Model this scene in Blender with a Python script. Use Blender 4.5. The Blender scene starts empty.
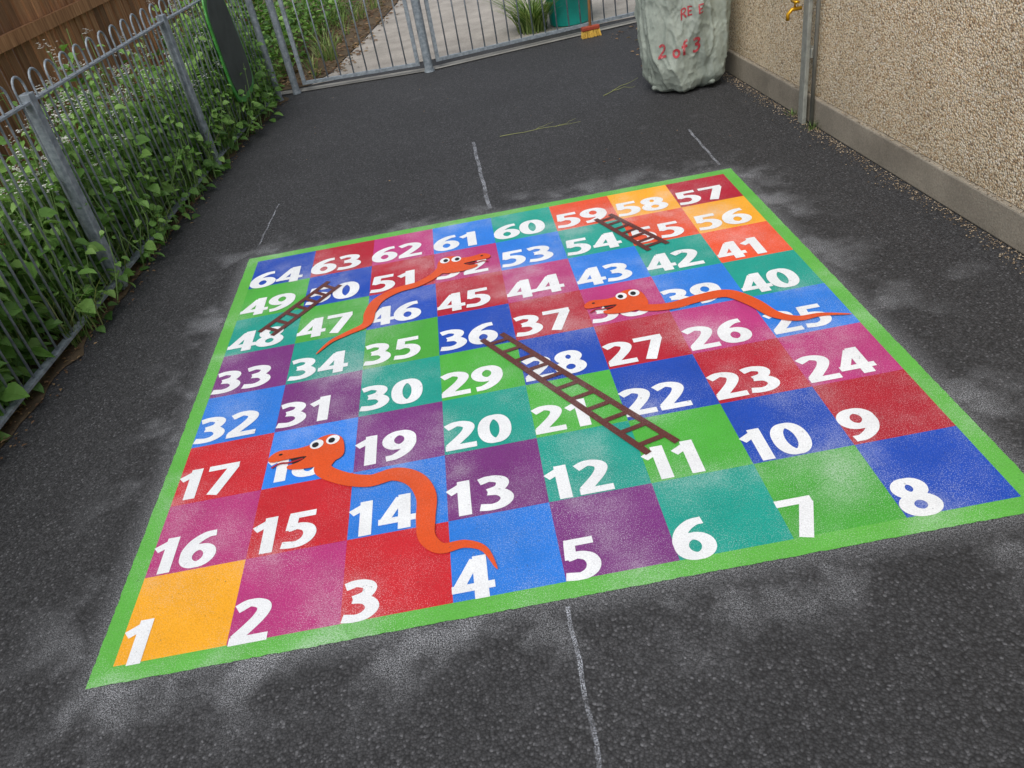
import bpy, math, random
import numpy as np
from mathutils import Matrix, Vector, noise
random.seed(7); rng=np.random.default_rng(7)
sc=bpy.context.scene
C=0.3
# ---------------------------------------------------------------- helpers
def mesh_obj(name,verts,faces,mat=None,parent=None,smooth=False):
    me=bpy.data.meshes.new(name); me.from_pydata([tuple(v) for v in verts],[],[tuple(f) for f in faces]); me.update()
    ob=bpy.data.objects.new(name,me); sc.collection.objects.link(ob)
    if mat: me.materials.append(mat)
    if smooth: me.polygons.foreach_set('use_smooth',[True]*len(me.polygons))
    if parent: ob.parent=parent
    return ob
def empty(name):
    e=bpy.data.objects.new(name,None); sc.collection.objects.link(e); return e
class MB:
    def __init__(s): s.v=[];s.f=[];s.a=[]
    def add(s,v,f,a=0.0):
        o=len(s.v); s.v+= [tuple(x) for x in v]; s.f+=[tuple(i+o for i in q) for q in f]; s.a+=[a]*len(f)
    def box(s,lo,hi,M=None,a=0.0):
        x0,y0,z0=lo;x1,y1,z1=hi
        v=[(x0,y0,z0),(x1,y0,z0),(x1,y1,z0),(x0,y1,z0),(x0,y0,z1),(x1,y0,z1),(x1,y1,z1),(x0,y1,z1)]
        if M is not None: v=[M@Vector(p) for p in v]
        s.add(v,[(0,3,2,1),(4,5,6,7),(0,1,5,4),(1,2,6,5),(2,3,7,6),(3,0,4,7)],a)
    def tube(s,pts,r,n=8,cap=True,a=0.0):
        pts=[Vector(p) for p in pts]; rs=r if isinstance(r,(list,tuple)) else [r]*len(pts)
        V=[];F=[];up=None
        for i,p in enumerate(pts):
            t=(pts[min(i+1,len(pts)-1)]-pts[max(i-1,0)]).normalized()
            if up is None:
                up=Vector((0,0,1)) if abs(t.z)<.9 else Vector((1,0,0))
            x=t.cross(up).normalized(); y=x.cross(t).normalized(); up=y
            for k in range(n):
                an=2*math.pi*k/n; V.append(p+(x*math.cos(an)+y*math.sin(an))*rs[i])
        for i in range(len(pts)-1):
            for k in range(n):
                F.append((i*n+k,i*n+(k+1)%n,(i+1)*n+(k+1)%n,(i+1)*n+k))
        if cap: F.append(tuple(range(n-1,-1,-1))); F.append(tuple((len(pts)-1)*n+k for k in range(n)))
        s.add(V,F,a)
    def obj(s,name,mat,parent=None,smooth=False,attr=None):
        ob=mesh_obj(name,s.v,s.f,mat,parent,smooth)
        if attr:
            at=ob.data.attributes.new(attr,'FLOAT','FACE'); at.data.foreach_set('value',s.a)
        return ob
class N:
    def __init__(s,name):
        s.m=bpy.data.materials.new(name); s.m.use_nodes=True; s.t=s.m.node_tree; s.t.nodes.clear()
        s.out=s.n('ShaderNodeOutputMaterial')
    def n(s,t,**k):
        x=s.t.nodes.new(t)
        for a,b in k.items(): setattr(x,a,b)
        return x
    def l(s,a,b): s.t.links.new(a,b)
    def setin(s,sock,v):
        if isinstance(v,bpy.types.NodeSocket): s.l(v,sock)
        else: sock.default_value=v
    def math(s,op,a,b=None,c=None,clamp=False):
        x=s.n('ShaderNodeMath',operation=op,use_clamp=clamp); s.setin(x.inputs[0],a)
        if b is not None: s.setin(x.inputs[1],b)
        if c is not None: s.setin(x.inputs[2],c)
        return x.outputs[0]
    def mix(s,f,a,b,bt='MIX'):
        x=s.n('ShaderNodeMix',data_type='RGBA',blend_type=bt)
        s.setin(x.inputs[0],f); s.setin(x.inputs[6],a if not isinstance(a,tuple) else (*a[:3],1)); s.setin(x.inputs[7],b if not isinstance(b,tuple) else (*b[:3],1))
        return x.outputs[2]
    def coord(s,kind='Object'): return s.n('ShaderNodeTexCoord').outputs[kind]
    def noise(s,vec,scale,detail=3,rough=.5,out='Fac'):
        x=s.n('ShaderNodeTexNoise'); s.l(vec,x.inputs['Vector']); x.inputs['Scale'].default_value=scale; x.inputs['Detail'].default_value=detail; x.inputs['Roughness'].default_value=rough
        return x.outputs[out]
    def vor(s,vec,scale,feat='F1',out='Distance'):
        x=s.n('ShaderNodeTexVoronoi',feature=feat); s.l(vec,x.inputs['Vector']); x.inputs['Scale'].default_value=scale
        return x.outputs[out]
    def ramp(s,f,stops,interp='LINEAR'):
        x=s.n('ShaderNodeValToRGB'); s.l(f,x.inputs[0]); cr=x.color_ramp; cr.interpolation=interp
        while len(cr.elements)<len(stops): cr.elements.new(0.5)
        for e,(p,c) in zip(cr.elements,stops):
            e.position=p; e.color=(*c,1) if isinstance(c,tuple) else (c,c,c,1)
        return x.outputs[0]
    def step(s,f,a,b):
        x=s.n('ShaderNodeMapRange'); x.interpolation_type='SMOOTHSTEP'; s.setin(x.inputs[0],f); x.inputs[1].default_value=a; x.inputs[2].default_value=b
        return x.outputs[0]
    def sep(s,v):
        x=s.n('ShaderNodeSeparateXYZ'); s.l(v,x.inputs[0]); return x.outputs
    def sepc(s,v):
        x=s.n('ShaderNodeSeparateColor'); s.l(v,x.inputs[0]); return x.outputs
    def bump(s,h,strength=.5,dist=.005,normal=None):
        x=s.n('ShaderNodeBump'); s.l(h,x.inputs['Height']); x.inputs['Strength'].default_value=strength; x.inputs['Distance'].default_value=dist
        if normal is not None: s.l(normal,x.inputs['Normal'])
        return x.outputs[0]
    def bsdf(s,col,rough=.8,nrm=None,metal=0,spec=.5):
        x=s.n('ShaderNodeBsdfPrincipled'); s.setin(x.inputs['Base Color'],col if not isinstance(col,tuple) else (*col[:3],1)); s.setin(x.inputs['Roughness'],rough)
        x.inputs['Metallic'].default_value=metal; x.inputs['Specular IOR Level'].default_value=spec
        if nrm is not None: s.l(nrm,x.inputs['Normal'])
        s.bs=x; return x.outputs[0]
    def done(s,sh): s.l(sh,s.out.inputs[0]); return s.m
def lin(r,g,b):
    f=lambda c:(c/255/12.92) if c/255<=.04045 else ((c/255+.055)/1.055)**2.4
    return (f(r),f(g),f(b))
# ---------------------------------------------------------------- materials
def box_dist(m,vec,cx,cy,h):
    x,y,z=m.sep(vec)[0:3]
    ax=m.math('MAXIMUM',m.math('SUBTRACT',m.math('ABSOLUTE',m.math('SUBTRACT',x,cx)),h),0.0)
    ay=m.math('MAXIMUM',m.math('SUBTRACT',m.math('ABSOLUTE',m.math('SUBTRACT',y,cy)),h),0.0)
    return m.math('SQRT',m.math('ADD',m.math('MULTIPLY',ax,ax),m.math('MULTIPLY',ay,ay)))
AS=150
def asphalt_height(m,co):
    return m.math('MULTIPLY',m.vor(co,AS),-1.0)
def mat_asphalt():
    m=N('asphalt'); co=m.coord()
    g=m.sepc(m.vor(co,AS,out='Color'))
    base=m.ramp(g[0],[(0,.029),(.5,.039),(.85,.054),(.95,.074),(1,.115)])
    fine=m.ramp(m.noise(co,420,1,.6),[(.3,.72),(.7,1.3)])
    col=m.mix(1.0,base,fine,'MULTIPLY')
    crev=m.ramp(m.vor(co,AS),[(0.3,1.0),(.8,.45)])
    col=m.mix(1.0,col,crev,'MULTIPLY')
    big=m.ramp(m.noise(co,1.1,5,.62),[(.3,.86),(.7,1.16)]); col=m.mix(1.0,col,big,'MULTIPLY')
    col=m.mix(1.0,col,(1.12,1.13,1.2),'MULTIPLY')
    # white paint overspray near the board
    d=box_dist(m,co,1.2,1.2,1.25)
    near=m.math('POWER',m.math('SUBTRACT',1.0,m.math('MINIMUM',m.math('DIVIDE',d,.34),1.0)),1.5)
    patch=m.step(m.noise(co,3.7,3,.6),.46,.70)
    speck=m.step(m.noise(co,290,2,.8),.44,.62)
    ov=m.math('MULTIPLY',m.math('MULTIPLY',near,patch),m.math('MULTIPLY',speck,.75))
    edge=m.math('MULTIPLY',m.math('POWER',m.math('SUBTRACT',1.0,m.math('MINIMUM',m.math('DIVIDE',d,.09),1.0)),1.5),m.math('MULTIPLY',speck,.40))
    ov=m.math('MAXIMUM',ov,edge)
    du=m.math('MULTIPLY',m.math('MULTIPLY',m.step(m.noise(co,2.9,3,.5),.66,.80),speck),.20)
    f=m.math('ADD',ov,du,clamp=True)
    col=m.mix(f,col,(.62,.64,.68))
    nr=m.bump(asphalt_height(m,co),.6,.0035)
    return m.done(m.bsdf(col,.75,nr,spec=.4))
def mat_paint(name,attr=True,col=None,over=1.0,rough=.6):
    m=N(name); co=m.coord()
    if attr:
        a=m.n('ShaderNodeAttribute',attribute_name='Col'); base=a.outputs['Color']
    else: base=m.mix(0.0,col,col)
    v=m.ramp(m.noise(co,7,4,.6),[(.3,.92),(.7,1.06)]); c=m.mix(1.0,base,v,'MULTIPLY')
    fn=m.noise(co,260,2,.7)
    v=m.ramp(fn,[(.3,.86),(.7,1.10)]); c=m.mix(1.0,c,v,'MULTIPLY')
    if over>0:
        n1=m.noise(co,2.6,3,.5); n2=m.noise(co,6.2,2,.6)
        patch=m.math('MULTIPLY',m.step(n1,.44,.72),m.ramp(n2,[(.40,.08),(.64,1.0)]))
        sp=m.ramp(fn,[(.40,.10),(.60,.80)])
        f=m.math('MULTIPLY',m.math('MULTIPLY',patch,sp),.66*over,clamp=True)
        f2=m.math('MULTIPLY',m.math('GREATER_THAN',m.noise(co,380,0,.5),.66),m.ramp(n1,[(.38,.08),(.58,.5)]))
        c=m.mix(m.math('MAXIMUM',f,m.math('MULTIPLY',f2,over)),c,(.72,.74,.76))
    pit=m.math('MULTIPLY',m.math('GREATER_THAN',m.vor(co,AS),.86),m.math('GREATER_THAN',m.noise(co,22,1),.56))
    c=m.mix(m.math('MULTIPLY',pit,.4),c,(.05,.05,.055))
    nr=m.bump(asphalt_height(m,co),.30,.0022)
    return m.done(m.bsdf(c,rough,nr,spec=.3))
def mat_simple(name,col,rough=.7,var=.2,scale=12,bump=0,bscale=60,metal=0,spec=.5):
    m=N(name); co=m.coord()
    v=m.ramp(m.noise(co,scale,4,.6),[(.3,1-var),(.7,1+var)]); c=m.mix(1.0,m.mix(0.0,col,col),v,'MULTIPLY')
    nr=m.bump(m.noise(co,bscale,3,.6),bump,.004) if bump else None
    return m.done(m.bsdf(c,rough,nr,metal,spec))
def mat_chalk():
    m=N('chalk_dust'); co=m.coord()
    f=m.math('MULTIPLY',m.step(m.noise(co,260,2,.8),.42,.62),m.ramp(m.noise(co,14,3,.6),[(.35,.15),(.65,.8)]))
    mx=m.n('ShaderNodeMixShader'); m.l(f,mx.inputs[0]); m.l(m.n('ShaderNodeBsdfTransparent').outputs[0],mx.inputs[1]); m.l(m.bsdf((.66,.70,.78),.9),mx.inputs[2])
    return m.done(mx.outputs[0])
def mat_pebble():
    m=N('pebbledash'); co=m.coord()
    vc=m.sepc(m.vor(co,120,out='Color')); 
    c=m.ramp(vc[0],[(0,lin(226,206,172)),(.3,lin(242,226,196)),(.5,lin(208,180,142)),(.65,lin(248,238,216)),(.84,lin(170,136,98)),(.93,lin(112,96,84)),(.97,lin(248,240,225))],'CONSTANT')
    d=m.vor(co,120); crev=m.ramp(d,[(.35,1.0),(.85,.5)]); c=m.mix(1.0,c,crev,'MULTIPLY')
    c=m.mix(.25,c,lin(226,204,168))
    big=m.ramp(m.noise(co,2.2,4,.6),[(.3,.9),(.7,1.08)]); c=m.mix(1.0,c,big,'MULTIPLY')
    z=m.sep(co)[2]; low=m.step(z,.28,.14); c=m.mix(m.math('MULTIPLY',low,.15),c,(.22,.2,.16))
    nr=m.bump(m.math('MULTIPLY',d,-1.0),.8,.006)
    return m.done(m.bsdf(c,.85,nr,spec=.3))
def mat_concrete(name,col,s=1.0):
    m=N(name); co=m.coord()
    v=m.ramp(m.noise(co,3,5,.65),[(.3,.72),(.7,1.2)]); c=m.mix(1.0,m.mix(0.0,col,col),v,'MULTIPLY')
    f=m.noise(co,120,2,.7)
    v=m.ramp(f,[(.3,.8),(.7,1.15)]); c=m.mix(1.0,c,v,'MULTIPLY')
    nr=m.bump(f,.4,.004)
    return m.done(m.bsdf(c,.88,nr,spec=.3))
def mat_leaf(name,c0,c1,c2):
    m=N(name); a=m.n('ShaderNodeAttribute',attribute_name='rnd')
    c=m.ramp(a.outputs['Fac'],[(0,c0),(.5,c1),(1,c2)])
    b=m.bsdf(c,.5,None,spec=.35); tr=m.n('ShaderNodeBsdfTranslucent'); m.l(m.mix(1.0,c,(1.3,1.5,.6),'MULTIPLY'),tr.inputs[0])
    mx=m.n('ShaderNodeMixShader'); mx.inputs[0].default_value=.28; m.l(b,mx.inputs[1]); m.l(tr.outputs[0],mx.inputs[2])
    return m.done(mx.outputs[0])
def mat_wood():
    m=N('fence_wood'); co=m.coord(); a=m.n('ShaderNodeAttribute',attribute_name='rnd')
    mp=m.n('ShaderNodeMapping'); m.l(co,mp.inputs[0]); mp.inputs['Scale'].default_value=(40,40,2.5)
    g=m.noise(mp.outputs[0],1.0,4,.65)
    c=m.ramp(g,[(.25,lin(112,76,50)),(.5,lin(164,118,80)),(.75,lin(198,152,110))])
    c=m.mix(1.0,c,m.ramp(a.outputs['Fac'],[(0,.5),(1,1.15)]),'MULTIPLY')
    return m.done(m.bsdf(c,.8,m.bump(g,.3,.003),spec=.3))
def mat_galv():
    m=N('galvanised_steel'); co=m.coord()
    c=m.ramp(m.noise(co,35,3,.6),[(.3,lin(114,124,132)),(.7,lin(162,172,180))])
    return m.done(m.bsdf(c,.5,None,.2))
def mat_bag():
    m=N('woven_polypropylene'); co=m.coord()
    w=m.n('ShaderNodeTexWave'); m.l(co,w.inputs[0]); w.bands_direction='Z'; w.inputs['Scale'].default_value=110; w.inputs['Distortion'].default_value=.6
    c=m.ramp(m.noise(co,6,4,.6),[(.3,lin(140,150,140)),(.7,lin(184,194,182))])
    c=m.mix(.2,c,w.outputs['Color'],'MULTIPLY')
    h=m.math('ADD',m.math('MULTIPLY',w.outputs['Fac'],.08),m.noise(co,14,3,.55))
    return m.done(m.bsdf(c,.42,m.bump(h,.55,.018),spec=.5))
A=mat_asphalt(); PAINT=mat_paint('board_paint'); WHITE=mat_paint('white_paint',False,(.83,.85,.87),0,.55)
ORANGE=mat_paint('snake_orange_paint',False,lin(220,84,34),.2); BROWN=mat_paint('ladder_brown_paint',False,lin(96,50,46),.35)
BLACK=mat_simple('black_paint',(.012,.012,.014),.6); CHALK=mat_chalk(); PEB=mat_pebble(); GALV=mat_galv(); WOOD=mat_wood(); BAGM=mat_bag()
CONC=mat_concrete('concrete',lin(164,158,150)); PLIN=mat_concrete('plinth_concrete',lin(150,142,128)); SOIL=mat_concrete('soil',lin(92,78,60))
# ---------------------------------------------------------------- ground
def sheet(name,poly,z,mat): return mesh_obj(name,[(x,y,z) for x,y in poly],[tuple(range(len(poly)))],mat)
sheet('ground',[(-150,-150),(150,-150),(150,150),(-150,150)],0,A)
RP=[(-0.93,-0.6),(-0.79,1.4),(-0.55,4.10),(-0.33,5.68)]
def edge_jag(p,q,n,amp):
    o=[]
    for i in range(n):
        t=i/n; x=p[0]+(q[0]-p[0])*t; y=p[1]+(q[1]-p[1])*t
        o.append((x+amp*(noise.noise(Vector((x*5,y*5,1)))+.5*noise.noise(Vector((x*23,y*23,2)))),y))
    return o
bed=[(-1.9,-3)]+edge_jag((-1.03,-3),(RP[0][0]+.02,RP[0][1]),30,.05)+edge_jag((RP[0][0]+.02,RP[0][1]),(RP[2][0]+.02,RP[2][1]),60,.06)+edge_jag((RP[2][0]+.02,RP[2][1]),(-.28,5.70),30,.06)+[(-.3,5.72),(-1.9,5.72)]
sheet('garden_bed',bed,.004,SOIL)
sheet('concrete_path',[(-.1,5.96),(3.6,6.3),(3.6,6.9),(3.4,14),(1.05,14),(.62,9.3),(.28,7.4),(.05,6.25)],.004,CONC)
sheet('concrete_threshold',[(-.45,5.80),(.95,5.66),(3.0,6.02),(3.0,6.14),(.95,5.78),(-.45,5.92)],.008,mat_concrete('pale_concrete',lin(150,148,142)))
sheet('verge',[(-1.9,5.93),(-.12,5.95),(.03,6.25),(.27,7.4),(.6,9.3),(1.02,14),(-3,14)],.006,SOIL)
# ---------------------------------------------------------------- board
board=empty('snakes_and_ladders_board')
YEL=lin(246,172,36);MAG=lin(186,54,124);RED=lin(198,36,46);LBL=lin(42,126,224);PUR=lin(120,50,124);TEA=lin(24,156,140);GRN=lin(76,170,60);BLU=lin(28,76,182);ORG=lin(232,84,46);CRI=lin(176,28,52);MAR=lin(176,28,48)
seq=[YEL,MAG,RED,LBL,PUR,TEA,GRN,BLU,MAR,MAG,LBL,TEA,ORG,YEL,CRI]
V=[];F=[];cols=[]
ZB=.003
def quad(p,c):
    o=len(V); V.extend([(x,y,ZB) for x,y in p]); F.append(tuple(range(o,o+len(p)))); cols.append(c)
jx=lambda i,j:(i*C+ (0 if i in(0,8) else .0035*noise.noise(Vector((i*3.1,j*2.7,5)))), j*C+(0 if j in(0,8) else .0035*noise.noise(Vector((i*1.7,j*4.1,9)))))
for j in range(8):
    for i in range(8):
        c=seq[i+j]
        k=1+random.uniform(-.08,.08)
        quad([jx(i,j),jx(i+1,j),jx(i+1,j+1),jx(i,j+1)],tuple(x*k for x in c))
B0=-.055;B1=2.4+.055;BC=lin(96,178,70)
def side(inner,outer,n=260):
    o=[];
    for i in range(n+1):
        t=i/n;x=outer[0][0]+(outer[1][0]-outer[0][0])*t;y=outer[0][1]+(outer[1][1]-outer[0][1])*t
        e=.0018*noise.noise(Vector((x*30,y*30,3)))+.0026*noise.noise(Vector((x*190,y*190,3)))
        if i in(0,n): e=0
        if abs(outer[0][0]-outer[1][0])>1:y+=e
        else:x+=e
        o.append((x,y))
    for i in range(n):
        t0=i/n;t1=(i+1)/n
        a=(inner[0][0]+(inner[1][0]-inner[0][0])*t0,inner[0][1]+(inner[1][1]-inner[0][1])*t0)
        b=(inner[0][0]+(inner[1][0]-inner[0][0])*t1,inner[0][1]+(inner[1][1]-inner[0][1])*t1)
        quad([o[i],o[i+1],b,a],BC)
side([(0,0),(2.4,0)],[(B0,B0),(B1,B0)]);side([(2.4,0),(2.4,2.4)],[(B1,B0),(B1,B1)]);side([(2.4,2.4),(0,2.4)],[(B1,B1),(B0,B1)]);side([(0,2.4),(0,0)],[(B0,B1),(B0,B0)])
sq=mesh_obj('painted_squares',V,F,PAINT,board)
ca=sq.data.color_attributes.new('Col','FLOAT_COLOR','CORNER')
fl=[]
for p in sq.data.polygons:
    for _ in p.vertices: fl+=[*cols[p.index],1]
ca.data.foreach_set('color',fl)
def cr(pts,n=8,closed=False):
    P=[np.array(p,float) for p in pts]
    if closed: P=[P[-1]]+P+[P[0],P[1]]
    else: P=[2*P[0]-P[1]]+P+[2*P[-1]-P[-2]]
    o=[]
    for i in range(1,len(P)-2):
        for k in range(n):
            t=k/n;a,b,c,d=P[i-1:i+3]
            o.append(.5*((2*b)+(-a+c)*t+(2*a-5*b+4*c-d)*t*t+(-a+3*b-3*c+d)*t**3))
    if not closed:o.append(P[-2])
    return o
def ribbon(mb,pts,hw,z,closed=False,tf=lambda p:p):
    n=len(pts);Vv=[];Ff=[]
    for i in range(n):
        a=pts[(i-1)%n] if closed else pts[max(i-1,0)]; b=pts[(i+1)%n] if closed else pts[min(i+1,n-1)]
        t=np.array(b,float)-np.array(a,float); t/=max(1e-9,np.linalg.norm(t)); nn=np.array([-t[1],t[0]])
        h=hw(i/(n-1),t) if callable(hw) else hw
        for s in (1,-1):
            q=tf(np.array(pts[i])+nn*h*s); Vv.append((q[0],q[1],z))
    for i in range(n if closed else n-1):
        j=(i+1)%n; Ff.append((2*i,2*i+1,2*j+1,2*j))
    mb.add(Vv,Ff)
def ell(cx,cy,rx,ry,n=36,pw=1.0):
    o=[]
    for k in range(n):
        a=2*math.pi*k/n;c,s=math.cos(a),math.sin(a)
        o.append((cx+rx*math.copysign(abs(c)**pw,c),cy+ry*math.copysign(abs(s)**pw,s)))
    return o
hwd=lambda u,t:.086+.034*abs(t[1])
six_ring=ell(.345,.325,.222,.24); six_arc=cr([(.60,.915),(.42,.89),(.23,.74),(.13,.52),(.123,.33)])
rot=lambda L:[(.68-p[0],1-p[1]) for p in L]
DG={'0':[('c',ell(.335,.5,.218,.415,44,.92))],
'1':[('r',[(.33,0),(.33,1)],.116),('r',[(.40,.92),(.05,.69)],.092)],
'2':[('o',cr([(.06,.81),(.27,.914),(.46,.85),(.52,.72),(.45,.54),(.30,.34),(.12,.13)])),('r',[(.03,.088),(.65,.088)],.088)],
'3':[('o',cr([(.06,.865),(.25,.914),(.43,.85),(.485,.735),(.41,.60),(.20,.53)])),('o',cr([(.20,.53),(.41,.48),(.52,.36),(.52,.23),(.41,.12),(.24,.086),(.04,.125)]))],
'4':[('r',[(.42,.92),(.11,.28)],.095),('r',[(.01,.28),(.71,.28)],.084),('r',[(.49,0),(.49,1)],.116)],
'5':[('r',[(.11,.914),(.60,.914)],.086),('r',[(.20,.93),(.17,.50)],.097),('o',cr([(.12,.555),(.30,.59),(.47,.51),(.53,.35),(.47,.18),(.30,.088),(.04,.12)]))],
'6':[('c',six_ring),('o',six_arc)],
'7':[('r',[(.02,.912),(.64,.912)],.088),('r',[(.545,.88),(.23,0)],.116)],
'8':[('c',ell(.335,.725,.18,.185)),('c',ell(.335,.29,.222,.203))],
'9':[('c',rot(six_ring)),('o',rot(six_arc))]}
def draw_text(mb,txt,ox,oy,h,z,wide=1.13):
    x=0;zz=z
    for ch in txt:
        for pr in DG[ch]:
            T=(lambda p,x=x:(ox+(x+p[0])*h*wide,oy+p[1]*h))
            hw=pr[2] if pr[0]=='r' else hwd
            ribbon(mb,pr[1],hw,zz,pr[0]=='c',T); zz+=.00025
        x+=.56 if ch=='1' else .695
nb=MB()
for j in range(8):
    for i in range(8):
        num=j*8+(i+1 if j%2==0 else 8-i)
        h=C*(.485+.006*j+random.uniform(-.01,.01))
        vo=(-.025 if j==0 else .015 if j==1 else .06)+random.uniform(-.012,.022)
        if num==64: vo=-.03
        draw_text(nb,str(num),i*C+C*(-.015+random.uniform(0,.02)),(j+vo)*C,h,.0042,1.12 if j<6 else 1.17)
nb.obj('numbers',WHITE,board)
def ladder(name,a0,a1,b0,b1,n):
    mb=MB(); a0,a1,b0,b1=[np.array(p)*C for p in (a0,a1,b0,b1)]
    ribbon(mb,[a0,a1],.012,.0070);ribbon(mb,[b0,b1],.012,.0070)
    for k in range(n):
        t=(k+.6)/(n+.2); p=a0+(a1-a0)*t; q=b0+(b1-b0)*t; ribbon(mb,[p,q],.010,.0073)
    mb.obj(name,BROWN,board)
ladder('ladder_1',(.42,5.50),(1.33,6.72),(.63,5.33),(1.53,6.52),7)
ladder('ladder_2',(3.57,4.17),(5.08,1.42),(3.83,4.23),(5.40,1.51),11)
ladder('ladder_3',(5.64,7.15),(6.17,5.76),(5.89,7.23),(6.47,5.86),7)
HEAD=[(.04,.10),(.0,.26),(-.12,.35),(-.27,.33),(-.38,.24),(-.56,.22),(-.76,.25),(-.88,.17),(-.86,.07),(-.66,.06),(-.42,.04),(-.52,-.04),(-.64,-.06),(-.62,-.13),(-.42,-.18),(-.18,-.18),(.02,-.10)]
def snake(name,path,head,ang,flip,w0,hs=1.0,hy=1.0):
    e=MB(); P=cr([np.array(p)*C for p in path],10)
    ribbon(e,P,lambda u,t:C*w0*(.98-.12*math.sin(u*9))*(1-u**3)**.8+.002 if u<1 else .001,.0085)
    hd=cr(HEAD,4,True); ca_,sa_=math.cos(ang),math.sin(ang)
    def T(p,):
        x=p[0]*(-1 if flip else 1)*hs;y=p[1]*hs*hy
        return ((head[0]+x*ca_-y*sa_)*C,(head[1]+x*sa_+y*ca_)*C)
    e.add([(*T(p),.0090) for p in hd],[tuple(range(len(hd)))])
    e.obj(name,ORANGE,board)
    w=MB();b=MB()
    for cx,cy in ((-.10,.235),(-.30,.215)):
        w.add([(*T(p),.0100) for p in ell(cx,cy,.085,.085,20)],[tuple(range(20))])
        b.add([(*T(p),.0110) for p in ell(cx-.015,cy-.01,.042,.047,14)],[tuple(range(14))])
    b.add([(*T(p),.0100) for p in ell(-.74,.17,.025,.018,10)],[tuple(range(10))])
    b.add([(*T(p),.0080) for p in [(-.62,.08),(-.58,-.06),(-.42,-.02),(-.38,.05)]],[(0,1,2,3)])
    w.obj(name+'_eyes',WHITE,board);b.obj(name+'_pupils',BLACK,board)
    tg=MB(); ribbon(tg,[T(p) for p in cr([(-.46,.01),(-.62,-.01),(-.74,.01),(-.84,-.04)],5)],.004,.0095); tg.obj(name+'_tongue',mat_simple('tongue_red',lin(170,20,30)),board)
snake('snake_1',[(1.74,2.38),(1.66,2.14),(1.90,1.92),(2.19,1.80),(2.46,1.83),(2.68,1.68),(2.79,1.40),(2.78,1.08),(2.79,.82),(2.92,.65),(3.14,.65),(3.32,.54),(3.42,.27)],(1.84,2.40),.06,False,.10,hs=.93,hy=1.05)
snake('snake_2',[(3.14,6.46),(3.0,6.24),(2.74,6.05),(2.42,5.98),(2.15,5.78),(2.04,5.46),(2.0,5.14),(1.74,4.98),(1.52,4.84),(1.34,4.58)],(3.08,6.40),0.0,True,.085,hs=.9,hy=1.2)
snake('snake_3',[(5.62,4.36),(5.72,4.20),(6.04,4.12),(6.45,4.18),(6.80,4.16),(7.02,3.84),(7.16,3.48),(7.38,3.30),(7.66,3.29),(7.98,3.18)],(5.76,4.36),.0,False,.09,hs=.88,hy=1.2)
ck=MB()
def cl(a,b,w=.006,k=0):
    P=[(a[0]+(b[0]-a[0])*t/12+.003*math.sin(t*1.7+k),a[1]+(b[1]-a[1])*t/12) for t in range(13)]
    ribbon(ck,P,w,.004)
cl((1.19,3.62),(1.205,2.52),.010);cl((2.43,3.12),(2.42,2.52),.007,1);cl((0.0,3.17),(-.03,2.6),.004,2);cl((1.19,-.08),(1.19,-.72),.0055,3)
ck.obj('chalk_lines',CHALK)
# ---------------------------------------------------------------- railing
def railing(name,P0,P1,posts,H=1.0,pitch=.15,zr=.94):
    e=empty(name); P0=Vector((*P0,0));P1=Vector((*P1,0)); d=(P1-P0); L=d.length; d.normalize(); nrm=Vector((-d.y,d.x,0))
    b=MB(); hb=pitch*.29
    s=pitch/2
    M=Matrix.Translation(P0)@Matrix(((d.x,nrm.x,0,0),(d.y,nrm.y,0,0),(0,0,1,0),(0,0,0,1)))
    while s<L-pitch/3:
        pts=[(s-hb,0,.05),(s-hb,0,H)]
        r=hb
        for k in range(1,8):
            a=math.pi*k/8; pts.append((s-r*math.cos(a),0,H+r*1.15*math.sin(a)))
        pts+=[(s+hb,0,H),(s+hb,0,.05)]
        b.tube([M@Vector(p) for p in pts],.0055,8)
        s+=pitch
    b.obj('bars',GALV,e,True)
    r=MB(); r.box((0,-.017,zr-.005),(L,.017,zr+.004),M); r.box((0,-.019,.05),(L,.019,.062),M); r.obj('rails',GALV,e)
    p=MB()
    for q in posts: p.box((q-.026,-.024,0),(q+.026,.024,zr+.035),M)
    if p.v:
        po=p.obj('posts',GALV,e); bv=po.modifiers.new('b','BEVEL'); bv.width=.004; bv.segments=2
    return e
railing('bow_top_railing',(-0.955,-1.0),(-0.79,1.4),[0.05])
railing('bow_top_railing',(-0.79,1.4),(-0.55,4.1),[1.0])
railing('bow_top_railing',(-0.55,4.1),(-0.35,5.66),[0.0])
def gate(name,P0,P1,hh=1.05,sp=.105):
    e=empty(name);P0=Vector((*P0,0));P1=Vector((*P1,0)); d=(P1-P0); L=d.length; d.normalize(); nrm=Vector((-d.y,d.x,0))
    M=Matrix.Translation(P0)@Matrix(((d.x,nrm.x,0,0),(d.y,nrm.y,0,0),(0,0,1,0),(0,0,0,1)))
    f=MB(); f.box((0,-.015,.06),(.03,.015,hh),M);f.box((L-.03,-.015,.06),(L,.015,hh),M);f.box((.031,-.014,.06),(L-.031,.014,.085),M);f.box((.031,-.014,hh-.04),(L-.031,.014,hh-.012),M)
    f.obj('frame',GALV,e)
    b=MB();n=int(L/sp)
    for k in range(1,n): b.tube([M@Vector((L*k/n,0,.085)),M@Vector((L*k/n,0,hh-.04))],.006,8)
    b.obj('bars',GALV,e,True); return e
gate('metal_gate',(-.13,5.77),(.88,5.67)); gate('metal_gate',(1.02,5.70),(2.95,6.06))
def post(name,x,y,h,r=.038):
    mb=MB(); mb.tube([(x,y,0),(x,y,h)],r,20); 
    mb.tube([(x,y,h),(x,y,h+.015)],[r*1.05,r*.6],20); mb.tube([(x,y,0.002),(x,y,.02)],[r*1.25,r*1.1],20)
    return mb.obj(name,GALV,None)
post('gate_post',-.20,5.76,1.3,.03); post('gate_post',-.33,5.62,1.25,.028); post('gate_post',.95,5.66,1.3,.036)
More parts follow.
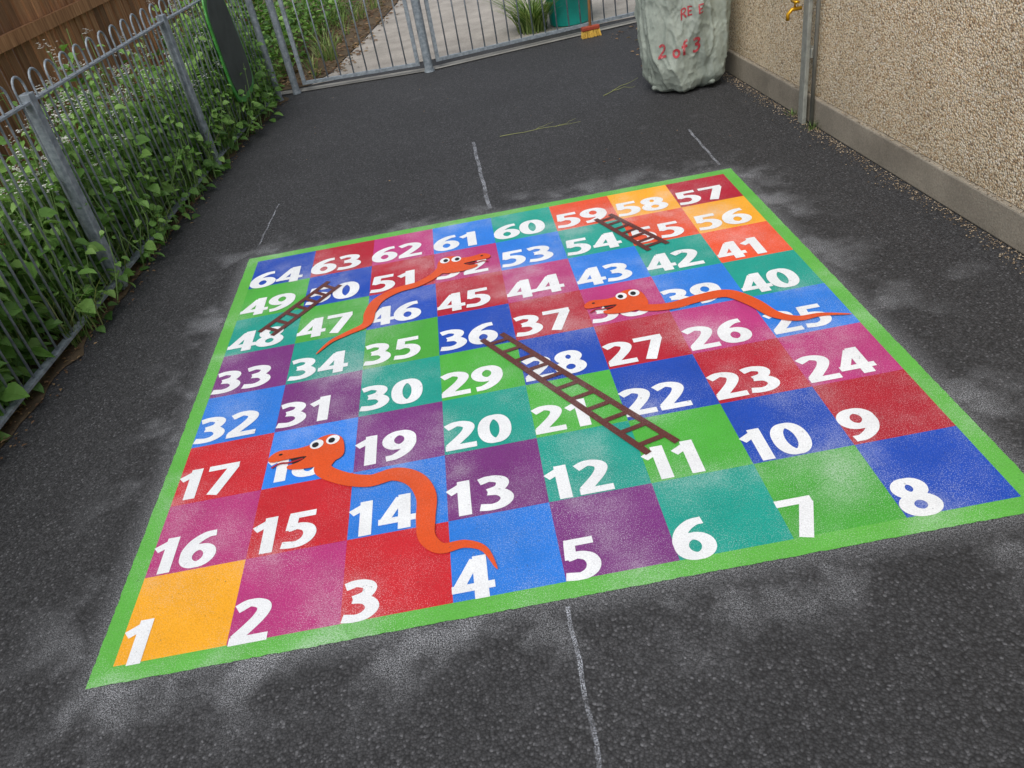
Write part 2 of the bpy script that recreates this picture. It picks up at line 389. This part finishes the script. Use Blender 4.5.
# ---------------------------------------------------------------- wooden fence
wf=empty('wooden_fence'); mb=MB()
y=-2.5;fx=lambda y:-1.62+.055*y
while y<9.5:
    w=.095; z0=.03; h=1.85+random.uniform(-.01,.01); x=fx(y)+random.uniform(-.004,.004)
    mb.box((x-.008,y,z0),(x+.008,y+w,h),None,random.random()); y+=w+.016
mb.obj('planks',WOOD,wf,attr='rnd')
mb=MB()
for z in (.30,.98,1.62):
    y0=-2.5;y1=9.4
    v=[(fx(y0)+.013,y0,z),(fx(y0)+.05,y0,z),(fx(y1)+.05,y1,z),(fx(y1)+.013,y1,z)]
    v=v+[(a,b,c+.075) for a,b,c in v]; mb.add(v,[(0,3,2,1),(4,5,6,7),(0,1,5,4),(1,2,6,5),(2,3,7,6),(3,0,4,7)],.8)
for y in np.arange(-2.4,9.4,1.8): mb.box((fx(y)-.13,y,0),(fx(y)-.020,y+.09,1.9),None,.4)
mb.obj('rails_and_posts',WOOD,wf,attr='rnd')
# ---------------------------------------------------------------- foliage
def leaf_geo(pos,dirv,nrm,L,W,fold):
    d=dirv.normalized(); s=d.cross(nrm).normalized(); n=s.cross(d)
    P=lambda x,y,z: pos+s*(x*W)+d*(y*L)+n*z*L
    v=[P(0,0,0),P(-.38,.08,.10*fold),P(-.5,.42,.16*fold),P(0,1.0,-.16),P(.5,.42,.16*fold),P(.38,.08,.10*fold),P(0,.45,-.02),P(-.28,.76,.04*fold),P(.28,.76,.04*fold)]
    f=[(0,6,2,1),(6,3,7,2),(0,5,4,6),(6,4,8,3)]
    return v,f
LEAFM=mat_leaf('leaf_green',(.05,.12,.028),(.13,.27,.055),(.27,.45,.12))
GRASSM=mat_leaf('grass_green',(.06,.12,.03),(.16,.26,.07),(.34,.38,.16))
STEMM=mat_simple('stem_green',(.18,.30,.09),.6)
FLOW=mat_simple('white_petals',(.8,.82,.76),.6)
def rail_x(y):
    P=RP
    for (x0,y0),(x1,y1) in zip(P,P[1:]):
        if y<=y1: return x0+(x1-x0)*(y-y0)/(y1-y0)
    return P[-1][0]
lf=MB();st=MB();fw=MB()
def plant(bx,by,h,nl,flower,Lf=.06,spread=.12,lean=(0,0),asp=.88):
    top=Vector((bx+lean[0]+random.gauss(0,.05),by+lean[1]+random.gauss(0,.05),h)); base=Vector((bx,by,0))
    mid=(base+top)/2+Vector((random.gauss(0,.03),random.gauss(0,.03),0))
    st.tube([base,mid,top],[.004,.003,.002],5,False)
    for k in range(nl):
        t=random.random()**.75; p=base.lerp(mid,t*2) if t<.5 else mid.lerp(top,t*2-1)
        az=random.uniform(0,2*math.pi); rr=spread*(1.15-t)*random.uniform(.3,1)
        q=p+Vector((math.cos(az)*rr,math.sin(az)*rr,random.uniform(-.02,.03)))
        dv=Vector((math.cos(az),math.sin(az),random.uniform(-.7,.15))); nn=Vector((random.gauss(0,.35)+.15,random.gauss(0,.35)-.25,1))
        L=Lf*random.uniform(.5,1.35)*(1.2-.5*t)
        v,f=leaf_geo(q,dv,nn,L,L*asp,random.uniform(.3,1.2)); lf.add(v,f,min(1,max(0,random.gauss(.34+.42*t,.2))))
    if flower:
        for _ in range(random.randint(9,18)):
            p=top+Vector((random.gauss(0,.018),random.gauss(0,.018),random.gauss(.01,.014)))
            s=random.uniform(.006,.012); a=random.uniform(0,3)
            for r_ in range(2):
                c,s_=math.cos(a+r_*1.57)*s,math.sin(a+r_*1.57)*s
                w=.45
                fw.add([p+Vector((c,s_,.002*r_)),p+Vector((-s_*w,c*w,.002*r_)),p+Vector((-c,-s_,.002*r_)),p+Vector((s_*w,-c*w,.002*r_))],[(0,1,2,3)])
for q_ in range(720):
    y=random.uniform(-.4,5.6) if q_<560 else random.uniform(.6,2.8); rx=rail_x(y); x=rx-(.12 if y<2 else .07)-abs(random.gauss(0,.25))
    if x<fx(y)+.06: x=random.uniform(fx(y)+.08,rx-.08)
    g=noise.noise(Vector((x*2,y*1.3,4)))
    h=max(.15,.68+.32*g+random.gauss(0,.12)); 
    if y<1.9: h*=.9
    narrow=random.random()<(.5 if y<2 else .15)
    plant(x,y,h,random.randint(10,17),random.random()<.6 and y>1.0,.070 if y>1.9 else .078,.12,asp=.42 if narrow else .85)
for _ in range(95):
    y=random.uniform(2.0,5.6); plant(rail_x(y)+random.uniform(-.06,.05),y,random.uniform(.08,.5),8,False,.052,.09,(random.uniform(-.02,.05),0))
hp=empty('garlic_mustard_plants')
lf.obj('leaves',LEAFM,hp,attr='rnd'); st.obj('stems',STEMM,hp); fw.obj('flowers',FLOW,hp)
def blades(mb,cx,cy,n,h,spread,w=.006,z=0.0,arch=.6):
    for _ in range(n):
        az=random.uniform(0,6.283); hh=h*random.uniform(.5,1.1); r0=spread*random.random(); b=Vector((cx+math.cos(az)*r0*.5,cy+math.sin(az)*r0*.5,z))
        d=Vector((math.cos(az+random.gauss(0,.5)),math.sin(az+random.gauss(0,.5)),0)); sd=Vector((-d.y,d.x,0)); v=[];f=[]
        m=5
        for k in range(m+1):
            t=k/m; p=b+d*(hh*arch*t*t)+Vector((0,0,hh*(t-.35*arch*t*t))); ww=w*(1-t**1.5)+.0004
            v+=[p-sd*ww,p+sd*ww]
        for k in range(m): f.append((2*k,2*k+1,2*k+3,2*k+2))
        mb.add(v,f,random.random())
gb=MB()
for _ in range(110): 
    y=random.uniform(-.2,5.6); blades(gb,rail_x(y)-random.uniform(-.02,.25),y,9,random.uniform(.10,.45),.1,.003)
for _ in range(100):
    y=random.uniform(5.98,10); x=random.uniform(-1.5,.0+(y-6.2)*.18-.05); blades(gb,x,y,14,random.uniform(.12,.4),.14,.004)
gb.obj('grass',GRASSM,attr='rnd')
sh=MB(); 
for _ in range(3600):
    y=random.uniform(5.9,9.8); x=random.uniform(-1.5,-.35+(y-6)*.12); h=random.uniform(.03,.75)*(1-abs(x+.9)/1.5)
    p=Vector((x,y,max(.02,h))); az=random.uniform(0,6.28); L=random.uniform(.04,.08)
    v,f=leaf_geo(p,Vector((math.cos(az),math.sin(az),random.uniform(-.6,.3))),Vector((random.gauss(0,.4),random.gauss(0,.4),1)),L,L*.7,.8); sh.add(v,f,random.random()*.9)
sh.obj('shrub',LEAFM,attr='rnd')
LIT=mat_leaf('dead_leaf',(.07,.04,.025),(.20,.11,.06),(.36,.24,.13))
ll=MB()
def litter(x,y,s):
    az=random.uniform(0,6.28);L=s*random.uniform(.5,1.3)
    v,f=leaf_geo(Vector((x,y,.008+random.random()*.008)),Vector((math.cos(az),math.sin(az),.05)),Vector((random.gauss(0,.25),random.gauss(0,.25),1)),L,L*.6,random.uniform(.2,1)); 
    v=[Vector((p.x,p.y,max(.0095,p.z))) for p in v]
    ll.add(v,f,random.random())
for _ in range(1300):
    y=random.uniform(6.0,10.5); litter(random.uniform(-.6,.15+(y-6)*.17)+random.gauss(0,.06),y,.045)
for _ in range(1100):
    y=random.uniform(-.3,5.6); litter(rail_x(y)+random.gauss(.0,.06),y,.017)
for _ in range(60): litter(random.uniform(2.5,2.95),random.uniform(4.3,5.9),.03)
for _ in range(30): litter(random.uniform(-.6,2.9),random.uniform(2.7,5.5),.014)
ll.obj('leaf_litter',LIT,attr='rnd')
# ---------------------------------------------------------------- building wall
W0=Vector((2.97,4.20,0)); wd=Vector((.053,-.9986,0)).normalized(); wn=Vector((-wd.y,wd.x,0))
M=Matrix.Translation(W0)@Matrix(((wd.x,wn.x,0,0),(wd.y,wn.y,0,0),(0,0,1,0),(0,0,0,1)))
bw=empty('pebbledash_building')
w=MB(); w.box((.02,.022,.15),(8,4.0,2.7),M); w.obj('walls',PEB,bw)
pl=MB(); pl.box((0,0,0),(8.02,4.03,.147),M); po=pl.obj('plinth',PLIN,bw); bv=po.modifiers.new('b','BEVEL'); bv.width=.008;bv.segments=2
rf=MB(); rf.box((-.06,-.06,2.705),(8.3,4.3,2.85),M); rf.obj('roof_edge',mat_simple('white_fascia',(.7,.7,.68),.5),bw)
gr=MB()
def pebble(p,s):
    v=[Vector(q)*s*random.uniform(.7,1.2)+p for q in ((1,0,0),(0,1,0),(-1,0,0),(0,-1,0),(0,0,.8),(0,0,-.3))]
    gr.add(v,[(0,1,4),(1,2,4),(2,3,4),(3,0,4),(1,0,5),(2,1,5),(3,2,5),(0,3,5)],random.random())
for _ in range(2200):
    s=random.uniform(0,4.5); off=-abs(random.gauss(0,.038)); p=M@Vector((s,off-.004,.003)); pebble(p,random.uniform(.0015,.005))
for _ in range(450):
    s=random.uniform(0,4.5); p=M@Vector((s,random.uniform(.002,.02),.149)); pebble(p,random.uniform(.0015,.005))
gm=N('loose_gravel'); a_=gm.n('ShaderNodeAttribute',attribute_name='rnd'); gc=gm.ramp(a_.outputs['Fac'],[(0,lin(80,68,54)),(.5,lin(130,112,90)),(1,lin(190,174,150))]); gm=gm.done(gm.bsdf(gc,.9))
gr.obj('gravel',gm,attr='rnd')
wd_=MB(); p=M@Vector((1.42,-.03,0)); blades(wd_,p.x,p.y,22,.07,.09,.003); p=M@Vector((1.15,-.02,0)); blades(wd_,p.x,p.y,10,.05,.06,.003)
wd_.obj('weeds',GRASSM,attr='rnd')
dp=empty('standpipe_with_tap'); q=MB(); c0=M@Vector((1.30,-.03,0)); c1=M@Vector((1.385,-.018,0))
Mq=Matrix.Translation(c0)@M.to_3x3().to_4x4()
q.box((-.030,-.012,0),(.030,.012,1.5),Mq); q.box((-.038,.0125,.35),(.038,.048,.40),Mq)
po=q.obj('post',mat_simple('weathered_metal',lin(150,152,144),.6,.25,20,.2,80,.2),dp); bv=po.modifiers.new('b','BEVEL'); bv.width=.004
q=MB(); q.tube([c1,c1+Vector((0,0,1.5))],.011,12); q.obj('pipe',mat_simple('grey_plastic',lin(130,130,122),.5),dp,True)
q=MB(); t0=c0+Vector((-.03,.0,.60)); q.tube([t0+Vector((0,.015,0)),t0+Vector((-.05,.015,0)),t0+Vector((-.07,.015,-.02)),t0+Vector((-.07,.015,-.05))],.010,10)
q.tube([t0+Vector((-.035,.015,.01)),t0+Vector((-.035,.015,.035))],.006,8); q.box((-.012,-.03,.032),(.012,.03,.042),Matrix.Translation(t0+Vector((-.035,.015,0))))
q.obj('tap',mat_simple('yellow_brass',lin(200,150,30),.35,.15,20,0,60,.6),dp,True)
# ---------------------------------------------------------------- rubble bag
bag=empty('rubble_bag'); BX,BY=2.672,4.0
def bagp(th,z,off=0.0):
    prof=np.interp(z,[0,.03,.08,.18,.32,.5,.68,.80,.88,.95,1.0,1.06],[.17,.235,.268,.286,.298,.300,.29,.26,.20,.10,.06,.10])
    c,s=math.cos(th),math.sin(th); k=(abs(c)**2.3+abs(s)**2.3)**(-1/2.3)
    n=noise.noise(Vector((c*1.8,s*1.8,z*3.0)))*.040+noise.noise(Vector((c*5,s*5,z*6+3)))*.010
    rid=1-abs(noise.noise(Vector((c*2.6+z*1.2,s*2.6,z*2.2+11))))*2.4
    rid2=1-abs(noise.noise(Vector((c*5+z*4,s*5-z*3,z*5+21))))*2.6
    rid3=1-abs(noise.noise(Vector((c*9-z*6,s*9+z*5,z*14+31))))*2.6
    fold=.015*max(0,rid)**4+.008*max(0,rid2)**4+.004*max(0,rid3)**3+.009*math.sin(z*34+3*math.sin(2*th)+2*c)*max(0,1-z/.22)
    r=prof*k*.97+n+fold-.010+off
    return Vector((BX+r*c,BY+r*s*.92,max(0.006,z+.02*noise.noise(Vector((c*3,s*3,z*4))))))
nt,nz=240,150; V=[];F=[]
for j in range(nz+1):
    z=1.06*(j/nz)
    for i in range(nt): V.append(bagp(2*math.pi*i/nt,z))
for j in range(nz):
    for i in range(nt): F.append((j*nt+i,j*nt+(i+1)%nt,(j+1)*nt+(i+1)%nt,(j+1)*nt+i))
F.append(tuple(range(nt-1,-1,-1)));F.append(tuple(nz*nt+i for i in range(nt)))
mesh_obj('sack',V,F,BAGM,bag,True)
th0=math.atan2(-1.384-BY,1.161-BX)
tx=MB()
LET={'o':[('c',ell(.3,.32,.2,.24,24))],'f':[('o',cr([(.48,.92),(.34,.93),(.24,.8),(.22,.5),(.22,0)])),('r',[(.05,.6),(.45,.6)],.06)],'R':[('r',[(.1,0),(.1,1)],.09),('o',cr([(.1,.93),(.4,.93),(.55,.75),(.4,.55),(.1,.52)])),('r',[(.3,.5),(.6,0)],.08)],'E':[('r',[(.1,0),(.1,1)],.09),('r',[(.1,.92),(.5,.92)],.07),('r',[(.1,.5),(.45,.5)],.07),('r',[(.1,.08),(.5,.08)],.07)]}
LET.update({k:v for k,v in DG.items()})
def bagtext(txt,u0,z0,h,slope=.08,bold=1.0):
    x=0
    for ch in txt:
        if ch!=' ':
            for pr in LET[ch]:
                pts=pr[1]
                if pr[0]=='r': 
                    a,b=np.array(pts[0]),np.array(pts[1]); pts=[a+(b-a)*k/8 for k in range(9)]
                tmp=MB(); ribbon(tmp,pts,.075*bold if pr[0]=='r' else (lambda u,t:.07*bold),0,pr[0]=='c')
                nv=[]
                for vx,vy,_ in tmp.v:
                    su=u0+(x+vx)*h; z=z0+vy*h+slope*(x+vx)*h
                    nv.append(bagp(th0+su/.3,z,.004))
                tx.add(nv,tmp.f)
        x+={' ':.35,'o':.62,'f':.5,'1':.55}.get(ch,.72)
bagtext('2 of 3',-.17,.245,.088,.05,1.2); bagtext('RE E',-.02,.46,.06,.2)
INK=N('faded_red_ink'); f_=INK.step(INK.noise(INK.coord(),45,3,.7),.30,.46); INK=INK.done(INK.bsdf(INK.mix(f_,lin(180,140,136),lin(176,60,68)),.6))
tx.obj('printed_text',INK,bag)
eb=MB()
for a in (th0-.9,th0+.75):
    p=bagp(a,.03); d=Vector((math.cos(a),math.sin(a),0)); eb.tube([p-d*.05+Vector((0,0,.03)),p+d*.0+Vector((0,0,.018)),p+d*.03+Vector((0,0,.014))],[.035,.026,.010],10)
eb.obj('corners',BAGM,bag,True)
# ---------------------------------------------------------------- planter
pt=empty('planter'); PX,PY=2.30,6.50; prof=[(.185,0.009),(.19,.02),(.215,.34),(.235,.345),(.24,.385),(.225,.385),(.21,.33)]
V=[];F=[];n=40
for r,z in prof:
    for k in range(n):
        a=2*math.pi*k/n; V.append((PX+r*math.cos(a),PY+r*math.sin(a),z))
for j in range(len(prof)-1):
    for k in range(n): F.append((j*n+k,j*n+(k+1)%n,(j+1)*n+(k+1)%n,(j+1)*n+k))
F.append(tuple(reversed(range(n)))); F.append(tuple((len(prof)-1)*n+k for k in range(n)))
mesh_obj('tub',V,F,mat_simple('teal_plastic',lin(16,170,158),.35,.1),pt,True)
q=MB(); blades(q,PX,PY,140,.62,.2,.007,.33,1.0); q.obj('strap_leaves',GRASSM,pt,attr='rnd')
q=MB(); blades(q,1.93,6.42,260,.50,.28,.007,.0,.8); q.obj('strap_leaf_plant',GRASSM,attr='rnd')
# ---------------------------------------------------------------- broom
br=empty('broom'); bx,by=2.36,5.80
q=MB(); q.box((-.08,-.022,.055),(.08,.022,.09),Matrix.Translation((bx,by,0))@Matrix.Rotation(.15,4,'Z')); o=q.obj('head',mat_simple('red_wood',lin(160,70,50),.5),br); bv=o.modifiers.new('b','BEVEL');bv.width=.008;bv.segments=2
q=MB()
for i in range(170):
    x=random.uniform(-.076,.076);yy=random.uniform(-.02,.02); R=Matrix.Rotation(.15,3,'Z'); a=R@Vector((x,yy,.056)); b=R@Vector((x*1.1+random.gauss(0,.003),yy*1.6-.008,.003)); o_=Vector((bx,by,0)); q.tube([a+o_,b+o_],.0022,4,False)
q.obj('bristles',mat_simple('yellow_bristle',lin(214,176,80),.7),br)
q=MB(); q.tube([(bx,by,.088),(bx+.05,by+.10,.75),(bx+.07,by+.135,1.15)],.012,10); q.obj('handle',mat_simple('handle_wood',lin(190,140,90),.6),br,True)
# ---------------------------------------------------------------- chalkboard sign
cs=empty('chalkboard_sign'); cy=4.85; cz=.62
d=Vector((.128,.992,0)); nrm=Vector((d.y,-d.x,0)); cpos=Vector((rail_x(cy)+.045,cy,cz))
def outl(k,off,scal):
    o=[]
    for i in range(120):
        a=2*math.pi*i/120; s=1+scal*abs(math.sin(a*9)); c_,s_=math.cos(a),math.sin(a)
        kk=(abs(c_)**4+abs(s_)**4)**(-1/4); rx=.225*k*s*kk*(1-.10*s_); rz=.37*k*s*kk
        x,z=rx*c_,rz*s_; x,z=x*math.cos(.10)-z*math.sin(.10),x*math.sin(.10)+z*math.cos(.10)
        o.append(cpos+d*x+Vector((0,0,z))+nrm*off)
    return o
def slab(name,k,off,th,scal,mat):
    a=outl(k,off,scal);b=outl(k,off+th,scal);n=len(a)
    mesh_obj(name,a+b,[tuple(range(n)),tuple(range(2*n-1,n-1,-1))]+[(i,(i+1)%n,n+(i+1)%n,n+i) for i in range(n)],mat,cs)
slab('frame',1.0,.0,.012,.03,mat_simple('green_frame',lin(70,150,62),.5,.15)); slab('board',.91,.0125,.006,.0,mat_simple('blackboard',lin(58,66,62),.7,.3,8))
tw=MB()
def twig(a,b,n=10,r=.003):
    P=[]
    for k in range(n+1):
        t=k/n; P.append((a[0]+(b[0]-a[0])*t+.012*noise.noise(Vector((t*4,a[0]*9,1))),a[1]+(b[1]-a[1])*t+.03*noise.noise(Vector((t*3,a[0]*5,7))),.005+.006*abs(noise.noise(Vector((t*5,2,a[1]))))))
    tw.tube(P,[r*(1-.6*k/n) for k in range(n+1)],6)
twig((1.36,3.62),(1.88,3.62),10,.002);twig((1.6,3.63),(1.72,3.72),6,.0014);twig((1.72,3.6),(1.86,3.70),6,.0014);twig((2.12,4.08),(2.42,4.32),10,.0026);twig((2.2,4.15),(2.36,4.15),6,.002)
tw.obj('twig',mat_simple('dry_straw',lin(140,145,90),.8))
# ---------------------------------------------------------------- light
w=bpy.data.worlds.new('World'); sc.world=w; w.use_nodes=True; nt=w.node_tree; nt.nodes.clear()
sky=nt.nodes.new('ShaderNodeTexSky'); sky.sky_type='NISHITA'; sky.sun_disc=False
EL,AZ=math.radians(56),math.radians(203)
sky.sun_elevation=EL; sky.sun_rotation=AZ; sky.air_density=1.0; sky.dust_density=3.0
hs=nt.nodes.new('ShaderNodeHueSaturation'); hs.inputs['Saturation'].default_value=.4
bg=nt.nodes.new('ShaderNodeBackground'); bg.inputs[1].default_value=.15; wo=nt.nodes.new('ShaderNodeOutputWorld')
nt.links.new(sky.outputs[0],hs.inputs['Color']); nt.links.new(hs.outputs[0],bg.inputs[0]); nt.links.new(bg.outputs[0],wo.inputs[0])
sd=bpy.data.lights.new('sun','SUN'); sd.energy=1.75; sd.angle=math.radians(35); sd.color=(1,.98,.94)
so=bpy.data.objects.new('sun',sd); sc.collection.objects.link(so)
dirv=Vector((math.sin(AZ)*math.cos(EL),math.cos(AZ)*math.cos(EL),math.sin(EL)))
so.rotation_euler=dirv.to_track_quat('Z','Y').to_euler()
# ---------------------------------------------------------------- camera
cam=bpy.data.cameras.new('camera'); co=bpy.data.objects.new('camera',cam); sc.collection.objects.link(co)
cam.sensor_width=36; cam.lens=794.41/1024*36; cam.clip_end=600; cam.clip_start=.05
R=np.array([[0.98272,-0.1851,-0.00259],[-0.10424,-0.56489,0.81855],[-0.15298,-0.80413,-0.57443]])
Mx=Matrix(((R[0,0],-R[0,1],-R[0,2],1.1614),(R[1,0],-R[1,1],-R[1,2],-1.3843),(R[2,0],-R[2,1],-R[2,2],1.6227),(0,0,0,1)))
co.matrix_world=Mx; sc.camera=co
sc.view_settings.view_transform='Standard'; sc.view_settings.look='None'; sc.view_settings.exposure=0
